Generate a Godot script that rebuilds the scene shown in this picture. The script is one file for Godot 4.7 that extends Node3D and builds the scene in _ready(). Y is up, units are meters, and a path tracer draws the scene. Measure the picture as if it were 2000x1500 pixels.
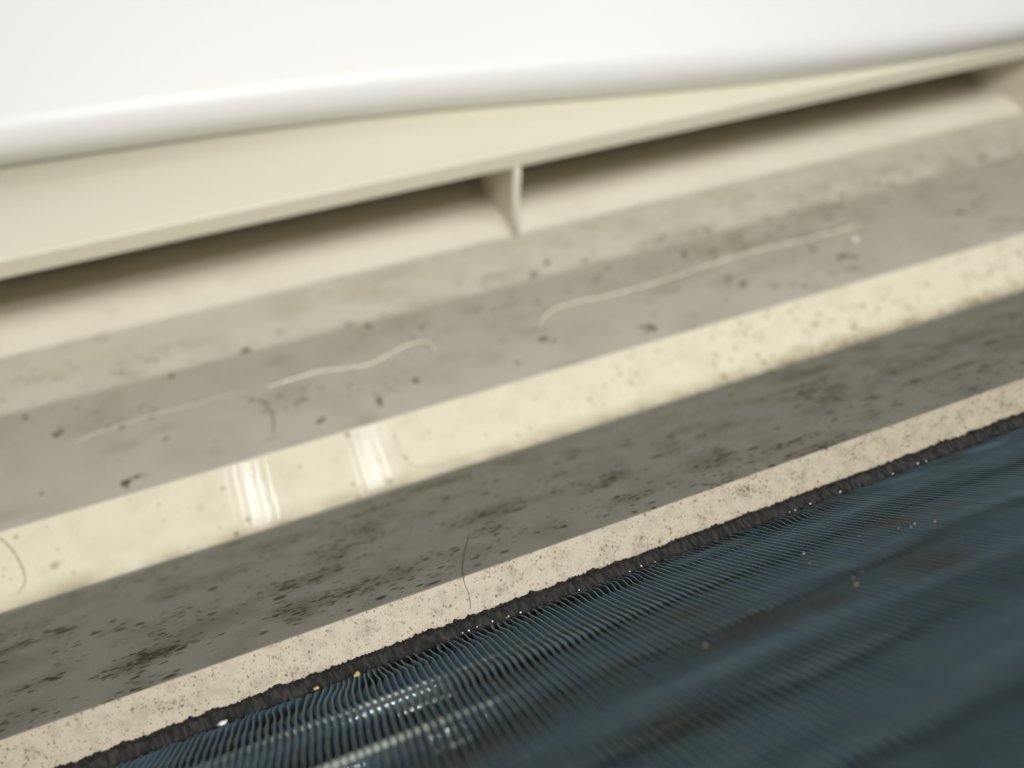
extends Node3D
# Close view into an opened wall air conditioner: fins of the heat exchanger, foam seal, stepped cream casing, slot with ribs, white cover.
# Millimetres are used while building: x runs along the unit, u goes away from the viewer, v goes up. p() turns them into metres.

const EYE := 36.0
var rng := RandomNumberGenerator.new()
var M := {}
var unit: Node3D

func p(x: float, u: float, v: float) -> Vector3:
	return Vector3(x, v, -u) * 0.001

# ---------------------------------------------------------------- helpers
func add_mesh(called: String, mesh: Mesh, mat: Material, parent: Node3D, kind := "") -> MeshInstance3D:
	var o := MeshInstance3D.new()
	o.name = called
	o.mesh = mesh
	o.material_override = mat
	if kind:
		o.set_meta("kind", kind)
	if parent == unit:
		o.position = -unit.position
	parent.add_child(o, true)
	return o

func tag(o: Node3D, label: String, category: String, group := "") -> void:
	o.set_meta("label", label)
	o.set_meta("category", category)
	if group:
		o.set_meta("group", group)

func arrays_mesh(v: PackedVector3Array, n: PackedVector3Array, t: PackedVector2Array, ix: PackedInt32Array, c := PackedColorArray()) -> ArrayMesh:
	var a := []
	a.resize(Mesh.ARRAY_MAX)
	a[Mesh.ARRAY_VERTEX] = v
	a[Mesh.ARRAY_NORMAL] = n
	if t.size():
		a[Mesh.ARRAY_TEX_UV] = t
	if c.size():
		a[Mesh.ARRAY_COLOR] = c
	a[Mesh.ARRAY_INDEX] = ix
	var m := ArrayMesh.new()
	m.add_surface_from_arrays(Mesh.PRIMITIVE_TRIANGLES, a)
	return m

func noise(sd: int, freq: float, oct := 3) -> FastNoiseLite:
	var f := FastNoiseLite.new()
	f.seed = sd
	f.noise_type = FastNoiseLite.TYPE_SIMPLEX_SMOOTH
	f.frequency = freq
	f.fractal_octaves = oct
	return f

# points (u, v, fillet radius) -> dense polyline; marks[i] = index of the middle of corner i
func rounded(pts: Array, marks: PackedInt32Array) -> PackedVector2Array:
	var out := PackedVector2Array()
	for i in pts.size():
		var c := Vector2(pts[i][0], pts[i][1])
		var r: float = pts[i][2]
		if i == 0 or i == pts.size() - 1 or r <= 0.0:
			marks.append(out.size())
			out.append(c)
		else:
			var a := (Vector2(pts[i - 1][0], pts[i - 1][1]) - c).normalized()
			var b := (Vector2(pts[i + 1][0], pts[i + 1][1]) - c).normalized()
			var half := acos(clampf(a.dot(b), -1, 1)) / 2.0
			var back := r / tan(half)
			var steps := 8
			marks.append(out.size() + steps / 2)
			for k in steps + 1:
				var w := float(k) / steps
				var q := (c + a * back).lerp(c, w).lerp(c.lerp(c + b * back, w), w)
				out.append(q)
		if i + 1 < pts.size():   # a few points along the straight
			pass
	return out

func normals2(line: PackedVector2Array) -> PackedVector2Array:
	var out := PackedVector2Array()
	for i in line.size():
		var t := (line[mini(i + 1, line.size() - 1)] - line[maxi(i - 1, 0)]).normalized()
		out.append(Vector2(-t.y, t.x))
	return out

func xrange(x0: float, x1: float, fine0: float, fine1: float, fine: float, coarse: float) -> PackedFloat32Array:
	var out := PackedFloat32Array()
	var x := x0
	while x < x1 - 0.001:
		out.append(x)
		x += fine if x >= fine0 and x < fine1 else coarse
	out.append(x1)
	return out

# a stretch of the casing: front sheet, back sheet 2 mm behind, closed at both ends
func strip(line: PackedVector2Array, nor: PackedVector2Array, xs: PackedFloat32Array, ux0: float, uxl: float, ripple := 0.0, thick := 2.0) -> ArrayMesh:
	var v := PackedVector3Array()
	var n := PackedVector3Array()
	var t := PackedVector2Array()
	var ix := PackedInt32Array()
	var rows := line.size()
	var run := PackedFloat32Array([0.0])
	for i in range(1, rows):
		run.append(run[i - 1] + line[i].distance_to(line[i - 1]))
	for side in 2:
		var first := v.size()
		for x in xs:
			var k := TAU * x / 2.1
			var slope := ripple * cos(k) * (0.8 + 0.35 * sin(x * 0.9) + 0.25 * sin(x * 2.3 + 1.0))
			for j in rows:
				var q := line[j] - (nor[j] * thick if side else Vector2.ZERO)
				v.append(p(x, q.x, q.y))
				var m := Vector3(-slope, nor[j].y, -nor[j].x).normalized()
				n.append(-m if side else m)
				t.append(Vector2((x - ux0) / uxl, 1.0 - run[j] / run[rows - 1]))
		for i in xs.size() - 1:
			for j in rows - 1:
				var a := first + i * rows + j
				var b := a + rows
				if side:
					ix.append_array([a, b, a + 1, b, b + 1, a + 1])
				else:
					ix.append_array([a, a + 1, b, b, a + 1, b + 1])
	for e in 2:
		var x: float = xs[0] if e == 0 else xs[xs.size() - 1]
		var first := v.size()
		for j in rows:
			for s in 2:
				var q := line[j] - nor[j] * thick * s
				v.append(p(x, q.x, q.y))
				n.append(Vector3(-1 if e == 0 else 1, 0, 0))
				t.append(Vector2.ZERO)
		for j in rows - 1:
			var a := first + j * 2
			ix.append_array([a, a + 1, a + 2, a + 1, a + 3, a + 2] if e == 1 else [a, a + 2, a + 1, a + 1, a + 2, a + 3])
	return arrays_mesh(v, n, t, ix)

# closed outline in the u-v plane swept along x (given at each end), flat caps; smooth sides
func bar(outline: PackedVector2Array, x0: float, x1: float) -> ArrayMesh:
	var st := SurfaceTool.new()
	st.begin(Mesh.PRIMITIVE_TRIANGLES)
	var k := outline.size()
	var flip := not Geometry2D.is_polygon_clockwise(outline)
	for i in k:
		var a := outline[i]
		var b := outline[(i + 1) % k]
		var q := [p(x0, a.x, a.y), p(x0, b.x, b.y), p(x1, b.x, b.y), p(x1, a.x, a.y)]
		st.set_smooth_group(0)
		for m in ([0, 2, 1, 0, 3, 2] if flip else [0, 1, 2, 0, 2, 3]):
			st.add_vertex(q[m])
	var tri := Geometry2D.triangulate_polygon(outline)
	for e in 2:
		st.set_smooth_group(-1)
		var x: float = x0 if e == 0 else x1
		for m in range(0, tri.size(), 3):
			var w := [outline[tri[m]], outline[tri[m + 1]], outline[tri[m + 2]]]
			var area: float = (w[1] - w[0]).cross(w[2] - w[0])
			if (area > 0.0) == (e == 0):
				w.reverse()
			for q in w:
				st.add_vertex(p(x, q.x, q.y))
	st.generate_normals()
	return st.commit()

# ---------------------------------------------------------------- grime textures
# amount of grime per pixel, stamped spot by spot
func stamp(d: PackedFloat32Array, w: int, h: int, x: float, y: float, rx: float, ry: float, s: float, hard := 1.0) -> void:
	for j in range(maxi(0, int(y - ry)), mini(h - 1, int(y + ry) + 1) + 1):
		for i in range(int(x - rx), int(x + rx) + 2):
			var e := pow((i - x) / rx, 2) + pow((j - y) / ry, 2)
			if e < 1.0:
				var at := j * w + posmod(i, w)
				d[at] = minf(1.0, d[at] + s * minf(1.0, (1.0 - e) * hard))

func grime_texture(w: int, h: int, d: PackedFloat32Array, clean: Color, dirty: Color, sd: int, film: float, film_freq: float) -> ImageTexture:
	var soft := noise(sd, film_freq, 4).get_seamless_image(w, h).get_data() if w <= 1024 else noise(sd, film_freq, 4).get_image(w, h, false, false, false).get_data()
	var grain := noise(sd + 1, 0.45, 1).get_image(w, h, false, false, false).get_data()
	var out := PackedByteArray()
	out.resize(w * h * 3)
	for i in w * h:
		var k := clampf(d[i] + film * maxf(0.0, soft[i] / 255.0 - 0.45) * 2.0, 0.0, 1.0)
		var g := 1.0 + (grain[i] / 255.0 - 0.5) * 0.05 * (1.0 + 2.0 * film)
		out[i * 3] = clampi(int((clean.r + (dirty.r - clean.r) * k) * g * 255.0), 0, 255)
		out[i * 3 + 1] = clampi(int((clean.g + (dirty.g - clean.g) * k) * g * 255.0), 0, 255)
		out[i * 3 + 2] = clampi(int((clean.b + (dirty.b - clean.b) * k) * g * 255.0), 0, 255)
	var im := Image.create_from_data(w, h, false, Image.FORMAT_RGB8, out)
	im.generate_mipmaps()
	return ImageTexture.create_from_image(im)

func plastic(tex: Texture2D, rough := 0.3, spec := 0.5) -> StandardMaterial3D:
	var m := StandardMaterial3D.new()
	m.albedo_texture = tex
	m.roughness = rough
	m.metallic_specular = spec
	return m

func flat(c: Color, rough: float, metal := 0.0) -> StandardMaterial3D:
	var m := StandardMaterial3D.new()
	m.albedo_color = c.linear_to_srgb()
	m.roughness = rough
	m.metallic = metal
	return m

func cream() -> Color:
	return Color(0.71, 0.665, 0.55).linear_to_srgb()

func rim_texture() -> ImageTexture:
	var w := 2048; var h := 128
	var d := PackedFloat32Array(); d.resize(w * h)
	var px := w / 225.0
	var clump := noise(11, 0.05, 2)
	for k in 15000:
		var x := rng.randf() * w
		var y := rng.randf() * h
		if rng.randf() < 0.55 + clump.get_noise_2d(x * 0.6, y) * 1.1:
			var r := 0.85 + pow(rng.randf(), 7.0) * 1.6
			stamp(d, w, h, x, y, r, r * rng.randf_range(0.8, 1.4), rng.randf_range(0.08, 0.8), 1.8)
	# the brown smudges that can be picked out, at x mm and share of the height
	for s in [[-31, .75], [-50, .72], [24, .69], [13, .71], [51.5, .64], [45, .78], [74, .88], [100.6, .87], [100, .72], [87, .76], [138, .69], [-29, .73], [76, .8], [127, .8], [113, .76], [2, .8], [-12, .62], [64, .7]]:
		for k in 40:
			var q := Vector2(rng.randfn(0, 1), rng.randfn(0, 1))
			stamp(d, w, h, (s[0] + 65.0 + q.x * 1.2) * px, (1.0 - s[1] + q.y * 0.045) * h, rng.randf_range(1.0, 3.6), rng.randf_range(1.0, 3.2), rng.randf_range(0.08, 0.38))
	for x in w:   # a ragged dark line of dirt where the foam touches
		for y in range(int(h * 0.40), h):
			var e := (y / float(h) - 0.46) * 9.0 + clump.get_noise_2d(x * 2.0, y * 3.0) * 0.5
			if e > 0.0:
				d[y * w + x] = minf(1.0, d[y * w + x] + e * 0.35)
	return grime_texture(w, h, d, Color(0.36, 0.31, 0.22).linear_to_srgb(), Color(0.075, 0.05, 0.02).linear_to_srgb(), 12, 0.26, 0.025)

func floor_texture() -> ImageTexture:
	var w := 2048; var h := 256
	var d := PackedFloat32Array(); d.resize(w * h)
	var clump := noise(21, 0.012, 3)
	var tries := 0
	for k in 13000:
		var x := rng.randf() * w
		var y := rng.randf() * h
		var near := y / h            # 1 at the rim
		var keep := 0.06 + 0.5 * clampf(clump.get_noise_2d(x * 0.55, y * 1.4) * 1.8 + 0.1, 0, 1) + 0.22 * smoothstep(0.25, 0.8, near) * smoothstep(0.0, 1.0, x / w * 1.6)
		if rng.randf() < keep * 0.7:
			var r := 0.9 + pow(rng.randf(), 3.5) * 3.2
			stamp(d, w, h, x, y, r * rng.randf_range(0.9, 2.4), r * rng.randf_range(0.6, 1.1), rng.randf_range(0.15, 0.9), 1.4)
	for k in 300:   # drifts of dirt, ragged and drawn out along the channel
		var cx := rng.randf() * w
		var cy := pow(rng.randf(), 0.8) * h
		if rng.randf() > 0.45 + 0.5 * smoothstep(0.2, 0.6, cx / w):
			continue
		var sx := rng.randf_range(6, 32)
		var sy := rng.randf_range(3, 12)
		stamp(d, w, h, cx, cy, sx * 2.0, sy * 2.2, rng.randf_range(0.05, 0.2))
		for q in rng.randi_range(8, 34):
			stamp(d, w, h, cx + rng.randfn(0, 1) * sx, cy + rng.randfn(0, 1) * sy, rng.randf_range(1.2, 5.0), rng.randf_range(0.7, 1.8), rng.randf_range(0.2, 0.8), 1.6)
	return grime_texture(w, h, d, Color(0.205, 0.196, 0.162).linear_to_srgb(), Color(0.028, 0.021, 0.01).linear_to_srgb(), 22, 0.2, 0.02)

func step_texture() -> ImageTexture:
	var w := 2048; var h := 96
	var d := PackedFloat32Array(); d.resize(w * h)
	var clump := noise(31, 0.02, 3)
	for k in 11000:
		var x := rng.randf() * w
		var y := rng.randf() * h
		var far := smoothstep(0.28, 0.62, x / w)
		var low := y / h
		var keep := 0.03 + 0.75 * far * clampf(0.45 + clump.get_noise_2d(x, y * 2.0), 0, 1) * (0.35 + low)
		if rng.randf() < keep:
			var r := 1.2 + pow(rng.randf(), 4.0) * 3.5
			stamp(d, w, h, x, y, r, r * rng.randf_range(0.9, 1.5), rng.randf_range(0.08, 0.5))
	for x in w:   # brown line of settled dirt along the foot
		var a := 0.4 + 0.3 * smoothstep(0.25, 0.6, x / float(w)) + clump.get_noise_2d(x * 0.7, 3.0) * 0.5
		for y in range(int(h * 0.72), h):
			d[y * w + x] = minf(1.0, d[y * w + x] + maxf(0.0, a) * smoothstep(0.72, 1.0, y / float(h)) * 0.55)
	stamp(d, w, h, (-59.0 + 100.0) / 460.0 * w, h * 0.62, 6, 6, 0.35)
	stamp(d, w, h, (-27.0 + 100.0) / 460.0 * w, h * 0.45, 5, 6, 0.15)
	return grime_texture(w, h, d, Color(0.67, 0.615, 0.465).linear_to_srgb(), Color(0.16, 0.12, 0.06).linear_to_srgb(), 32, 0.10, 0.02)

func wall_texture(which: int) -> ImageTexture:   # 0 the sloped wall, 1 the band above it
	var w := 2048; var h := 224 if which == 0 else 144
	var d := PackedFloat32Array(); d.resize(w * h)
	var px := w / 460.0
	var spots := []
	if which == 0:
		spots = [[198, .84, 1], [158, .84, .8], [175, .82, .7], [139, .71, .8], [141, .82, .8], [122, .83, .7], [127, .88, .5], [128, .66, .7], [156, .48, 1], [162, .29, .9], [159, .3, .9], [157, .13, .9], [124, .4, .8], [125, .3, .9], [132, .19, .7], [150, .17, .7], [210, .43, .9], [224, .53, .9], [218, .47, .9], [99, .92, .7], [91, .79, .7], [82, .75, .6], [71, .71, .6], [65, .31, .9], [67, .27, .6], [91, .14, 1.2], [25, .95, .9], [38, .79, .6], [34, .68, .6], [122, .81, .9], [-28, .96, .7], [-36, .12, .7], [-38.5, .09, 1], [-55, .69, .9], [-30, .36, .6], [-63, .92, .7], [5, .15, .8], [19, .18, .8], [19, .13, .6], [29, .26, .8]]
	else:
		spots = [[230, .54, .7], [247, .56, .7], [264, .32, .8], [219, .2, .9], [250, .1, 1], [210, .07, .9], [175, .26, .8], [178, .03, .9], [168, .03, .8], [137, .1, .6], [83, .25, .9], [77, .08, 1], [54, .25, .5], [-24, .48, .6], [-9, .06, 1.1], [242, .7, .6], [205, .12, .8], [20, .04, .7]]
	var density := noise(41 + which, 0.01, 3)
	for s in spots:
		for k in 7:
			var q := Vector2(rng.randfn(0, 1), rng.randfn(0, 1))
			var r: float = rng.randf_range(2.4, 5.2) * s[2]
			stamp(d, w, h, (s[0] * 1.095 + 100.0) * px + q.x * 4.0 * s[2], (1.0 - s[1]) * h + q.y * 4.0 * s[2], r * 1.1, r, 0.5 * s[2], 1.5)
	for k in 2600:
		var x := rng.randf() * w
		var y := rng.randf() * h
		var right := smoothstep(0.42, 0.62, x / w)
		var c := clampf(density.get_noise_2d(x, y * 1.5) * 2.2 - 0.25, 0, 1)
		var top := y / h if which == 1 else 1.0 - 0.6 * y / h
		if rng.randf() < c * (0.2 + 0.8 * right) * top:
			var r := 1.8 + pow(rng.randf(), 2.0) * 4.0
			stamp(d, w, h, x, y, r * rng.randf_range(0.8, 1.5), r, rng.randf_range(0.12, 0.7))
	for k in 2600:   # fine mould specks gathered to the right
		var x := rng.randf_range(100, 320) * px + 100.0 * px if k < 2000 else rng.randf() * w
		var y := rng.randf() * h
		var c := clampf(density.get_noise_2d(x * 2.0 + 900.0, y * 2.5) * 3.0 - 0.35, 0, 1)
		if rng.randf() < c * (1.0 - 0.75 * y / h if which == 0 else y / h * 0.8):
			var r := 1.3 + pow(rng.randf(), 2.0) * 2.4
			stamp(d, w, h, x, y, r * rng.randf_range(1.0, 1.5), r, rng.randf_range(0.25, 0.75), 1.6)
	for k in 26:   # close groups of dark specks, most of them to the right
		var cx := (rng.randf_range(115, 290) if k < 20 else rng.randf_range(-70, 100)) * px + 100.0 * px
		var cy := h * (rng.randf_range(0.0, 0.75) if which == 0 else rng.randf_range(0.45, 1.0))
		for q in rng.randi_range(5, 13):
			var r := rng.randf_range(1.4, 3.4)
			stamp(d, w, h, cx + rng.randfn(0, 20), cy + rng.randfn(0, 11), r * rng.randf_range(0.9, 1.5), r, rng.randf_range(0.12, 0.6), 1.4)
		stamp(d, w, h, cx, cy, 46, 22, rng.randf_range(0.03, 0.09))
	for k in 70:   # wide faint smudges
		var x := rng.randf() * w
		var y := rng.randf() * h
		stamp(d, w, h, x, y, rng.randf_range(10, 34), rng.randf_range(6, 16), rng.randf_range(0.02, 0.14))
	return grime_texture(w, h, d, (Color(0.44, 0.402, 0.325) if which == 0 else Color(0.53, 0.50, 0.405)).linear_to_srgb(), Color(0.085, 0.058, 0.03).linear_to_srgb(), 43 + which, 0.12, 0.01)

func pale_texture() -> ImageTexture:
	var w := 1024; var h := 96
	var d := PackedFloat32Array(); d.resize(w * h)
	for k in 60:
		stamp(d, w, h, rng.randf() * w, rng.randf() * h, rng.randf_range(2, 8), rng.randf_range(2, 6), rng.randf_range(0.02, 0.12))
	return grime_texture(w, h, d, cream(), Color(0.25, 0.2, 0.11).linear_to_srgb(), 52, 0.06, 0.012)

# ---------------------------------------------------------------- the place
func _ready() -> void:
	rng.seed = 7
	# camera
	var cam := Camera3D.new()
	cam.name = "camera"
	var right := Vector3(0.92708, -0.28189, 0.24709)
	var up := Vector3(0.27081, 0.95943, 0.07846)
	right = right.normalized()
	var back := right.cross(up).normalized()
	up = back.cross(right)
	cam.transform = Transform3D(Basis(right, up, back), p(0, 0, EYE))
	cam.fov = 51.35
	cam.near = 0.004
	cam.far = 10.0
	var lens := CameraAttributesPhysical.new()
	lens.frustum_focal_length = 12.0 / tan(deg_to_rad(51.35 / 2.0))
	lens.frustum_focus_distance = 0.133
	lens.frustum_near = 0.004
	lens.frustum_far = 10.0
	lens.exposure_aperture = lens.frustum_focal_length / 3.0
	cam.attributes = lens
	add_child(cam)
	cam.current = true
	# dim room
	var env := Environment.new()
	env.background_mode = Environment.BG_COLOR
	env.background_color = Color(0.078, 0.075, 0.066).linear_to_srgb()
	env.tonemap_mode = Environment.TONE_MAPPER_LINEAR
	env.tonemap_exposure = 0.86
	env.sdfgi_enabled = true
	env.ssao_enabled = true
	env.ssil_enabled = true
	var we := WorldEnvironment.new()
	we.name = "world_environment"
	we.environment = env
	add_child(we)
	# the bright room behind the camera
	area("room_light", p(30, -430, 100), p(70, 200, 60), Vector2(0.42, 0.10), 0.52, Color(0.99, 0.985, 0.975))
	# a cooler one off to the right
	area("side_light", p(350, -290, 170), p(60, 80, 0), Vector2(0.15, 0.15), 0.095, Color(0.92, 0.97, 1.0))
	# two small banks of tubes above
	for s in [-1, 1]:
		for k in 1:
			area("lamp_tube", p(s * 57.0, -199, 473), p(0, 198, 27), Vector2(0.004, 0.06), 0.0044, Color(0.93, 0.96, 1.0))

	# a long thin tube overhead
	area("ceiling_tube", p(45, -20, 520), p(45, 110, 0), Vector2(0.175, 0.006), 0.022, Color(0.93, 0.97, 1.0))

	unit = Node3D.new()
	unit.name = "air_conditioner"
	unit.position = p(60, 135, -24)
	add_child(unit)
	tag(unit, "opened dusty cream air conditioner with teal fins and stepped plastic casing", "air conditioner")
	casing()
	cover()
	foam()
	coil()
	litter()

func area(called: String, at: Vector3, to: Vector3, size: Vector2, energy: float, c: Color) -> void:
	var l := AreaLight3D.new()
	l.name = called
	l.area_size = size
	l.light_energy = energy
	l.light_color = c
	l.shadow_enabled = true
	l.area_range = 4.0
	l.transform = Transform3D(Basis.looking_at(to - at, Vector3(0, 0, -1) if absf((to - at).normalized().y) > 0.5 else Vector3.UP), at)
	add_child(l, true)

func casing() -> void:
	var marks := PackedInt32Array()
	var corner := [[135.3, -6.0, 0], [137.0, 7.5, 0.5], [196.0, 20.5, 4.5], [204.0, 37.6, 1.5], [247.0, 68.4, 14.0], [261.4, 86.6, 26.0], [265.4, 95.4, 17.0], [271.0, 100.0, 16.0], [278.5, 104.4, 5.0], [284.5, 116.0, 3.0], [286.0, 124.0, 0]]
	var line := rounded(corner, marks)
	var nor := normals2(line)
	var wide := xrange(-180, 520, 0, 0, 4, 10)
	var fine := xrange(-180, 520, -76, 124, 0.2, 4)
	var names := ["lower_rim", "channel_floor", "raised_step", "sloped_wall", "upper_band", "rounded_ridge"]
	var mats := [plastic(rim_texture(), 0.5), plastic(floor_texture(), 0.5, 0.28), plastic(step_texture(), 0.09), plastic(wall_texture(0), 0.3), plastic(wall_texture(1), 0.3), plastic(pale_texture(), 0.3)]
	M.pale = mats[5]
	for i in 6:
		var a: int = marks[i]
		var b: int = marks[i + 1] if i < 5 else marks[10]
		var ln := line.slice(a, b + 1)
		var nr := nor.slice(a, b + 1)
		var x0 := -65.0 if i == 0 else -100.0
		var xl := 225.0 if i == 0 else 460.0
		add_mesh(names[i], strip(ln, nr, fine if i == 2 else wide, x0, xl, 0.011 if i == 2 else 0.0), mats[i], unit)
	# the lip over the slot: thin front edge, underside running back, sloped face above
	var lip := rounded([[290.0, 117.6, 0], [240.5, 103.5, 0.6], [235.0, 106.7, 0.7], [264.0, 156.5, 0], [267.0, 155.5, 0], [240.0, 109.4, 2.0], [290.0, 124.0, 0]], PackedInt32Array())
	add_mesh("top_lip", bar(lip, -180, 520), flat(Color(0.71, 0.675, 0.525), 0.35), unit)
	# ribs across the slot
	for x in [85.4, 316.0]:
		var o := PackedVector2Array([Vector2(237.8, 105.6), Vector2(250, 97.0), Vector2(260.6, 85.4), Vector2(262.6, 86.2), Vector2(265.4, 92.4), Vector2(271, 98.0), Vector2(279, 103.6), Vector2(285, 115), Vector2(285, 115.7), Vector2(241, 104.5)])
		add_mesh("rib", bar(o, x, x + 2.5), M.pale, unit)

func cover() -> void:
	var marks := PackedInt32Array()
	# height of the lower edge along the unit
	var edge := Curve.new()
	edge.min_value = 90; edge.max_value = 160
	edge.min_domain = -200; edge.max_domain = 540
	for k in [[-180, 146.0], [-60, 138.0], [43, 133.0], [93, 125.3], [145, 116.0], [222, 109.3], [296, 106.3], [520, 104.5]]:
		edge.add_point(Vector2(k[0], k[1]))
	for i in edge.point_count:
		edge.set_point_left_mode(i, Curve.TANGENT_LINEAR)
		edge.set_point_right_mode(i, Curve.TANGENT_LINEAR)
	var v := PackedVector3Array(); var n := PackedVector3Array(); var ix := PackedInt32Array()
	var xs := xrange(-180, 520, 0, 0, 4, 8)
	var rows := 0
	for x in xs:
		var low := 0.0
		for k in 9:
			low += edge.sample(x + (k - 4) * 15.0) / 9.0
		var u := 235.0 + (low - 106.7) / 1.75 - 3.2
		var ol := rounded([[u - 22, 262, 0], [u - 9.5, low + 0.7, 10.0], [u + 3.0, low + 0.2, 1.0], [u + 7, low + 12.0, 5.0], [u - 18, 262, 0]], marks)
		ol.reverse()
		rows = ol.size()
		var nr := normals2(ol)
		for j in rows:
			v.append(p(x, ol[j].x, ol[j].y))
			n.append(Vector3(0, nr[j].y, -nr[j].x))
	for i in xs.size() - 1:
		for j in rows - 1:
			var a := i * rows + j
			var b := a + rows
			ix.append_array([a, a + 1, b, b, a + 1, b + 1])
	add_mesh("front_cover", arrays_mesh(v, n, PackedVector2Array(), ix), flat(Color(0.755, 0.74, 0.715), 0.4), unit)

func foam() -> void:
	var f := noise(61, 0.35, 3)
	var g := noise(62, 0.9, 2)
	var v := PackedVector3Array(); var n := PackedVector3Array(); var ix := PackedInt32Array()
	var xs := xrange(-90, 240, -62, 165, 0.3, 1.5)
	var rows := 12
	for x in xs:
		for j in rows:
			var s := j / float(rows - 1)
			var u := lerpf(131.9, 136.4, s) + g.get_noise_2d(x * 1.5, j * 0.8) * 0.5
			var top := lerpf(-3.2, 0.95, smoothstep(0.0, 0.45, s)) + (0.3 * f.get_noise_1d(x * 0.35) + 0.3 * f.get_noise_1d(x * 3.1)) * s
			var q := top + f.get_noise_2d(x * 0.9, j * 0.8) * 0.4 + g.get_noise_2d(x * 2.6, j * 2.4) * 0.4
			v.append(p(x, u, q))
			var k := clampf(0.5 + g.get_noise_2d(x * 1.2 + 40.0, j * 1.1) * 1.4, 0, 1)
			n.append(Vector3(0.006, 0.0055, 0.005).lerp(Vector3(0.035, 0.031, 0.026), k * k))
	for i in xs.size() - 1:
		for j in rows - 1:
			var a := i * rows + j
			var b := a + rows
			ix.append_array([a, a + 1, b, b, a + 1, b + 1])
	var st := SurfaceTool.new()
	fill(st, v, ix, n)
	var fm := flat(Color.WHITE, 0.95)
	fm.vertex_color_use_as_albedo = true
	add_mesh("foam_seal", st.commit(), fm, unit)

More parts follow.
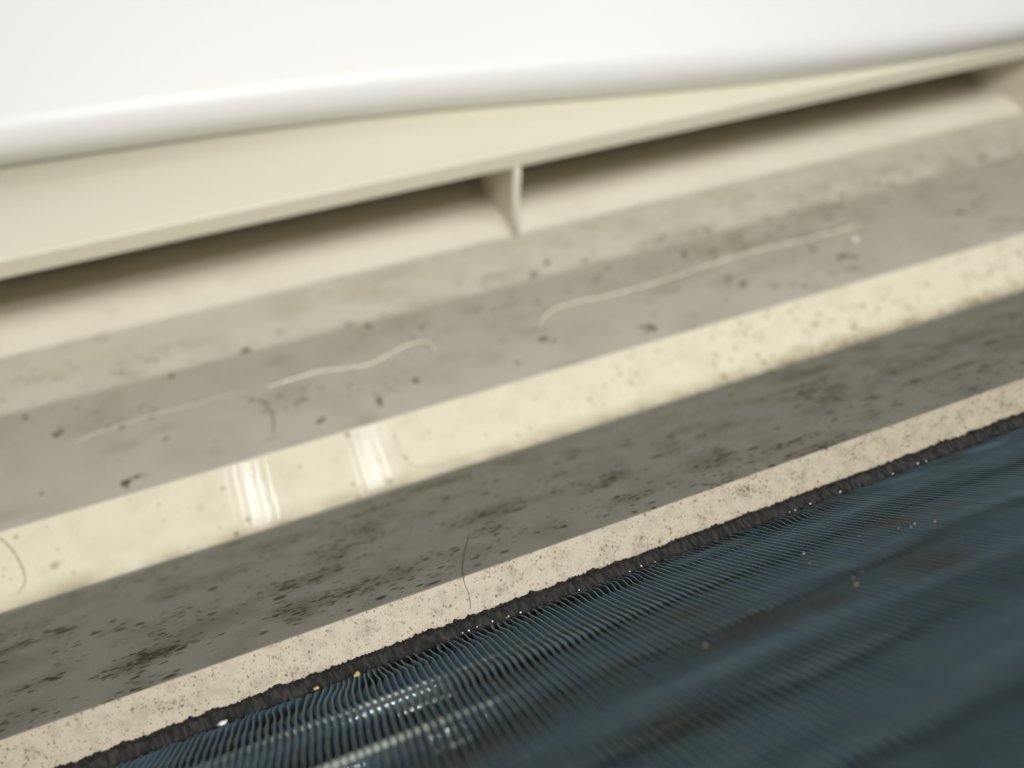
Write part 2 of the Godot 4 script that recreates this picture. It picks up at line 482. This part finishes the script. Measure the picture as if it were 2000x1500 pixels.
func coil() -> void:
	var hx := Node3D.new()
	hx.name = "heat_exchanger"
	hx.position = -unit.position
	unit.add_child(hx)
	var fm := StandardMaterial3D.new()
	fm.vertex_color_use_as_albedo = true
	fm.roughness = 0.38
	fm.metallic = 0.4
	var bend := noise(71, 0.045, 2)
	var curl := noise(72, 0.16, 2)
	var ripple := noise(75, 0.12, 3)
	var dust := noise(73, 0.055, 4)
	var drop := noise(74, 0.3, 2)
	# brown fluff caught on the edges: x, u, reach
	var fluff := [[42, 100.5, 5], [70, 88.6, 6], [41, 89, 3], [46, 90, 4], [16, 91, 4], [55, 88, 4], [80, 105.5, 5], [70, 84, 4], [26, 75, 4], [4, 96, 4], [30, 95, 3]]
	var pitch := 1.04
	for i in 262:
		var x: float = -70.0 + i * pitch + rng.randf_range(-0.05, 0.05)
		var us := PackedFloat32Array()
		var end := 131.9 + rng.randf_range(-0.9, 0.6) + 0.8 * curl.get_noise_1d(i * 0.8 + 50.0)
		var u := -14.0
		while u < end - 0.01:
			us.append(u)
			u += 3.0 if u < 18 else 0.9 if u < 120 else 0.45
		us.append(end)
		var b1 := bend.get_noise_1d(i) * 1.9 + rng.randf_range(-0.12, 0.12)
		var b2 := curl.get_noise_1d(i) * 1.1 + rng.randf_range(-0.3, 0.3)
		var mid := PackedFloat32Array()
		var waves := PackedFloat32Array()
		for w in us:
			var wave := sin(TAU * (w + 3.0 * ripple.get_noise_2d(w * 0.3, i * 0.3)) / 18.0) + 0.35 * sin(TAU * w / 7.3 + 1.0)
			var off := 0.0
			waves.append(wave * (0.6 + 0.7 * ripple.get_noise_2d(w * 0.8, i * 0.22)) + 0.5 * ripple.get_noise_2d(w * 2.0, i * 0.5) * 0.12)
			var s := clampf((w - 123.0) / 5.0, 0, 1)
			off += b1 * s * s * (3.0 - 2.0 * s) * 0.9
			var e := clampf((w - 127.0) / 4.0, 0, 1)
			off += b2 * e * e
			off += drop.get_noise_2d(w * 0.2, i * 0.35) * 0.12
			mid.append(x + off)
		var v := PackedVector3Array(); var n := PackedVector3Array(); var c := PackedColorArray(); var ix := PackedInt32Array()
		var t := 0.06
		var depth := [0.0, -0.28, -2.6, -14.0]
		var teal := Color(0.18, 0.285, 0.31).lerp(Color(0.135, 0.24, 0.32), rng.randf())
		for k in us.size():
			var k0 := maxi(k - 1, 0)
			var k1 := mini(k + 1, us.size() - 1)
			var gap := us[k1] - us[k0]
			var m := (mid[k1] - mid[k0]) / gap
			var m1 := m + (waves[k1] - waves[k0]) / gap
			var sag := 0.45 * pow(clampf((us[k] - 127.5) / 3.4, 0, 1), 2)
			var dirt := clampf(dust.get_noise_2d(x, us[k]) * 1.6 - 0.45, 0, 0.7)
			for q in fluff:
				dirt += 0.6 * exp(-(pow(x - q[0], 2) + pow((us[k] - q[1]) * 1.3, 2)) / (q[2] * q[2]))
			dirt = clampf(dirt * (0.75 + rng.randf() * 0.5), 0, 1)
			for r in 4:
				var share := dirt * (1.0 - 0.33 * r)
				var cc := teal.lerp(Color(0.165, 0.152, 0.135), share)
				for sd in [-1, 1]:
					var lean: float = [0.0, 0.8, 1.0, 0.0][r]
					v.append(p(mid[k] + waves[k] * lean + sd * t, us[k], depth[r] - sag * (1.0 - r / 3.0)))
					n.append(Vector3(1, 0, lerpf(m, m1, lean)).normalized() * sd)
					c.append(cc)
			for sd in [-1, 1]:
				v.append(p(mid[k] + sd * t, us[k], -sag))
				n.append(Vector3(sd * 0.3, 1, 0).normalized())
				c.append(Color(0.22, 0.26, 0.26).lerp(Color(0.22, 0.175, 0.12), dirt))
		for k in us.size() - 1:
			var a := k * 10
			var b := a + 10
			for r in 3:
				var l := a + r * 2
				var m := b + r * 2
				ix.append_array([l, l + 2, m, m, l + 2, m + 2])
				ix.append_array([l + 1, m + 1, l + 3, m + 1, m + 3, l + 3])
			ix.append_array([a + 8, b + 8, a + 9, b + 8, b + 9, a + 9])
		var z := (us.size() - 1) * 10
		ix.append_array([z, z + 2, z + 1, z + 1, z + 2, z + 3, z + 2, z + 4, z + 3, z + 3, z + 4, z + 5])
		add_mesh("fin", arrays_mesh(v, n, PackedVector2Array(), ix, c), fm, hx)
	# tubes that run through the fins
	var copper := flat(Color(0.78, 0.86, 0.82), 0.2, 0.92)
	for k in 7:
		var ring := PackedVector2Array()
		for a in 28:
			ring.append(Vector2(119.5 - 17.5 * k, -4.6) + Vector2(cos(TAU * a / 28), sin(TAU * a / 28)) * 3.5)
		add_mesh("tube", bar(ring, -74, 206), copper, hx)
	# dark tray below
	add_mesh("drain_tray", bar(PackedVector2Array([Vector2(-19, 0), Vector2(-16, 0), Vector2(-16, -18), Vector2(136, -18), Vector2(136, -3.5), Vector2(138.5, -3.5), Vector2(138.5, -21), Vector2(-19, -21)]), -180, 520), flat(Color(0.03, 0.03, 0.03), 0.7), unit)

# ---------------------------------------------------------------- threads and crumbs
func on(seg: Array, x: float, s: float, lift: float) -> Vector3:
	var a := Vector2(seg[0], seg[1])
	var b := Vector2(seg[2], seg[3])
	var q := a.lerp(b, s)
	var t := (b - a).normalized()
	q += Vector2(-t.y, t.x) * lift
	return p(x, q.x, q.y)

func thread(called: String, pts: Array, r: float, mat: Material, label: String, category: String) -> void:
	var path := PackedVector3Array()
	for i in pts.size() - 1:
		var p0: Vector3 = pts[maxi(i - 1, 0)]
		var p3: Vector3 = pts[mini(i + 2, pts.size() - 1)]
		for k in 8:
			path.append(pts[i].cubic_interpolate(pts[i + 1], p0, p3, k / 8.0))
	path.append(pts[pts.size() - 1])
	var base: Vector3 = path[0]
	var v := PackedVector3Array(); var n := PackedVector3Array(); var ix := PackedInt32Array()
	for i in path.size():
		var d := (path[mini(i + 1, path.size() - 1)] - path[maxi(i - 1, 0)]).normalized()
		var s := d.cross(Vector3.UP).normalized()
		var w := s.cross(d)
		var taper := r * 0.001 * (0.45 + 0.55 * minf(1.0, minf(i, path.size() - 1 - i) / 4.0)) * (0.9 + 0.2 * sin(i * 1.7))
		for k in 8:
			var o := s * cos(TAU * k / 8) + w * sin(TAU * k / 8)
			v.append(path[i] - base + o * taper)
			n.append(o)
	for i in path.size() - 1:
		for k in 8:
			var a := i * 8 + k
			var b := i * 8 + (k + 1) % 8
			ix.append_array([a, b, a + 8, b, b + 8, a + 8])
	var o := add_mesh(called, arrays_mesh(v, n, PackedVector2Array(), ix), mat, self)
	o.position = base
	tag(o, label, category)

func crumb(called: String, at: Vector3, r: float, mat: Material, label: String, group := "") -> void:
	var st := SurfaceTool.new()
	var s := SphereMesh.new()
	s.radius = r * 0.001; s.height = r * 0.002; s.radial_segments = 9; s.rings = 5
	var a := s.get_mesh_arrays()
	var f := noise(rng.randi() % 1000, 0.9, 2)
	var v: PackedVector3Array = a[Mesh.ARRAY_VERTEX]
	var stretch := Vector3(rng.randf_range(0.8, 1.5), rng.randf_range(0.6, 1.0), rng.randf_range(0.8, 1.6))
	for i in v.size():
		var d := v[i] / (r * 0.001)
		v[i] = v[i] * (1.0 + 0.9 * f.get_noise_3dv(d * 1.3)) * stretch
	fill(st, v, a[Mesh.ARRAY_INDEX])
	var o := add_mesh(called, st.commit(), mat, self)
	o.position = at + Vector3(0, r * 0.0004, 0)
	tag(o, label, "crumb", group)

func litter() -> void:
	var wall := [204.0, 37.6, 247.0, 68.4]
	var stepp := [196.0, 20.5, 204.0, 37.6]
	var flo := [137.0, 7.5, 196.0, 20.5]
	var rim := [135.3, -6.0, 137.0, 7.5]
	var pale := flat(Color(0.74, 0.70, 0.55), 0.6)
	var dull := flat(Color(0.50, 0.47, 0.37), 0.7)
	var brown := flat(Color(0.24, 0.18, 0.10), 0.6)
	var black := flat(Color(0.03, 0.024, 0.018), 0.5)
	thread("fibre", [on(wall, -5.5, .575, .2), on(wall, 4.4, .59, .2), on(wall, 9.6, .585, .3), on(wall, 19.2, .528, .3), on(wall, 25.0, .533, .4), on(wall, 33.4, .594, .6), on(wall, 38.6, .59, .9), on(wall, 41.0, .53, .8), on(wall, 40.6, .43, .4)], 0.31, pale, "thick pale fibre with a hooked end on the grey slope, the middle one of three", "fibre")
	thread("fibre", [on(wall, -55.3, .53, .2), on(wall, -49.3, .58, .2), on(wall, -40.5, .595, .2), on(wall, -31.8, .60, .2), on(wall, -22.4, .596, .3), on(wall, -13.1, .565, .6), on(wall, -8.2, .47, .5)], 0.26, dull, "dull fibre lying on the grey slope, leftmost of the three pale ones", "fibre")
	thread("fibre", [on(wall, 72.8, .44, .2), on(wall, 79.4, .57, .2), on(wall, 88.7, .589, .25), on(wall, 99.6, .565, .25), on(wall, 118.3, .57, .25), on(wall, 148.7, .625, .25), on(wall, 177.4, .60, .2), on(wall, 197.1, .605, .2)], 0.25, pale, "long straight pale fibre on the grey slope with a curved left end", "fibre")
	thread("hair", [on(wall, -8.2, .47, .5), on(wall, -6.8, .40, .4), on(wall, -6.1, .27, .2), on(wall, -7.0, .14, .2)], 0.16, brown, "short brown hair hanging from the end of the leftmost fibre", "hair")
	thread("fibre", [on(stepp, 21.5, .82, .1), on(stepp, 21.1, .55, .1), on(stepp, 21.8, .34, .1), on(stepp, 24.5, .2, .12), on(stepp, 31.0, .15, .12), on(stepp, 39.3, .15, .12), on(stepp, 48.8, .12, .12)], 0.14, dull, "thin bent fibre along the foot of the cream step near its middle", "fibre")
	thread("hair", [on(stepp, -72.1, .98, .1), on(stepp, -69.1, .91, .12), on(stepp, -66.7, .7, .15), on(stepp, -65.2, .44, .15), on(stepp, -65.2, .28, .12), on(stepp, -66.8, .18, .1)], 0.2, flat(Color(0.42, 0.34, 0.22), 0.6), "light brown curved hair at the far left of the cream step", "hair")
	thread("hair", [on(flo, 25, .30, .1), on(flo, 22.5, .2, .1), on(flo, 20.2, .09, .12), on(flo, 18.9, .005, .12), on(rim, 18.7, .907, .1), on(rim, 18.8, .74, .1), on(rim, 18.3, .585, .1)], 0.055, black, "fine dark hair crossing from the grey channel down over the speckled rim", "hair")
	var white := flat(Color(0.75, 0.74, 0.68), 0.5)
	var straw := flat(Color(0.45, 0.34, 0.12), 0.6)
	var tan_ := flat(Color(0.27, 0.215, 0.15), 0.9)
	crumb("flake", on(wall, 185.1, .42, .3), 0.75, white, "tiny white flake on the grey slope at the end of the long fibre")
	crumb("crumb", p(-8.8, 130.4, 0), 0.32, straw, "left one of two straw yellow crumbs at the fin ends by the black foam")
	crumb("crumb", p(-2.4, 129.6, 0), 0.42, straw, "larger straw yellow crumb at the fin ends, right one of two")
	crumb("crumb", p(-23, 130.4, 0), 0.42, white, "pale chip on the leftmost fin ends beside the black foam")
	var place := ["first", "second", "third", "fourth", "fifth", "sixth", "seventh", "eighth", "ninth", "tenth", "eleventh", "twelfth", "thirteenth", "fourteenth", "fifteenth", "sixteenth", "seventeenth", "eighteenth"]
	var bits := [[64.5, 106.6, .5], [62.2, 102, .35], [60.9, 91, .45], [59.6, 88.7, .5], [63, 91.7, .3], [80.2, 101, .4], [49, 92, .3], [37.7, 89, .35], [78, 102, .35], [73.3, 105, .3], [82, 99, .4], [79, 100.4, .35], [47, 93.5, .25]]
	bits.sort_custom(leftmost)
	for k in bits.size():
		crumb("dust_crumb", p(bits[k][0], bits[k][1], 0), bits[k][2] * 0.36, tan_, "tiny tan dust crumb on the teal fins, %s from the left of its kind" % place[k], "dust crumbs on the fins")
	var specks := []
	for k in 18:
		specks.append([rng.randf_range(14, 60) if k < 11 else rng.randf_range(78, 115), 131.2 + rng.randf_range(-0.5, 0.7), rng.randf_range(0.07, 0.15)])
	specks.sort_custom(leftmost)
	for k in specks.size():
		crumb("dust_speck", p(specks[k][0], specks[k][1], -0.1), specks[k][2], white, "minute pale speck on the fin ends by the black foam, %s from the left" % place[k], "pale specks along the foam edge")

func leftmost(a: Array, b: Array) -> bool:
	return a[0] / a[1] < b[0] / b[1]

func fill(st: SurfaceTool, v: PackedVector3Array, ix: PackedInt32Array, tint := PackedVector3Array()) -> void:
	st.begin(Mesh.PRIMITIVE_TRIANGLES)
	st.set_smooth_group(0)
	for k in v.size():
		if tint.size():
			st.set_color(Color(tint[k].x, tint[k].y, tint[k].z))
		st.add_vertex(v[k])
	for i in ix:
		st.add_index(i)
	st.generate_normals()
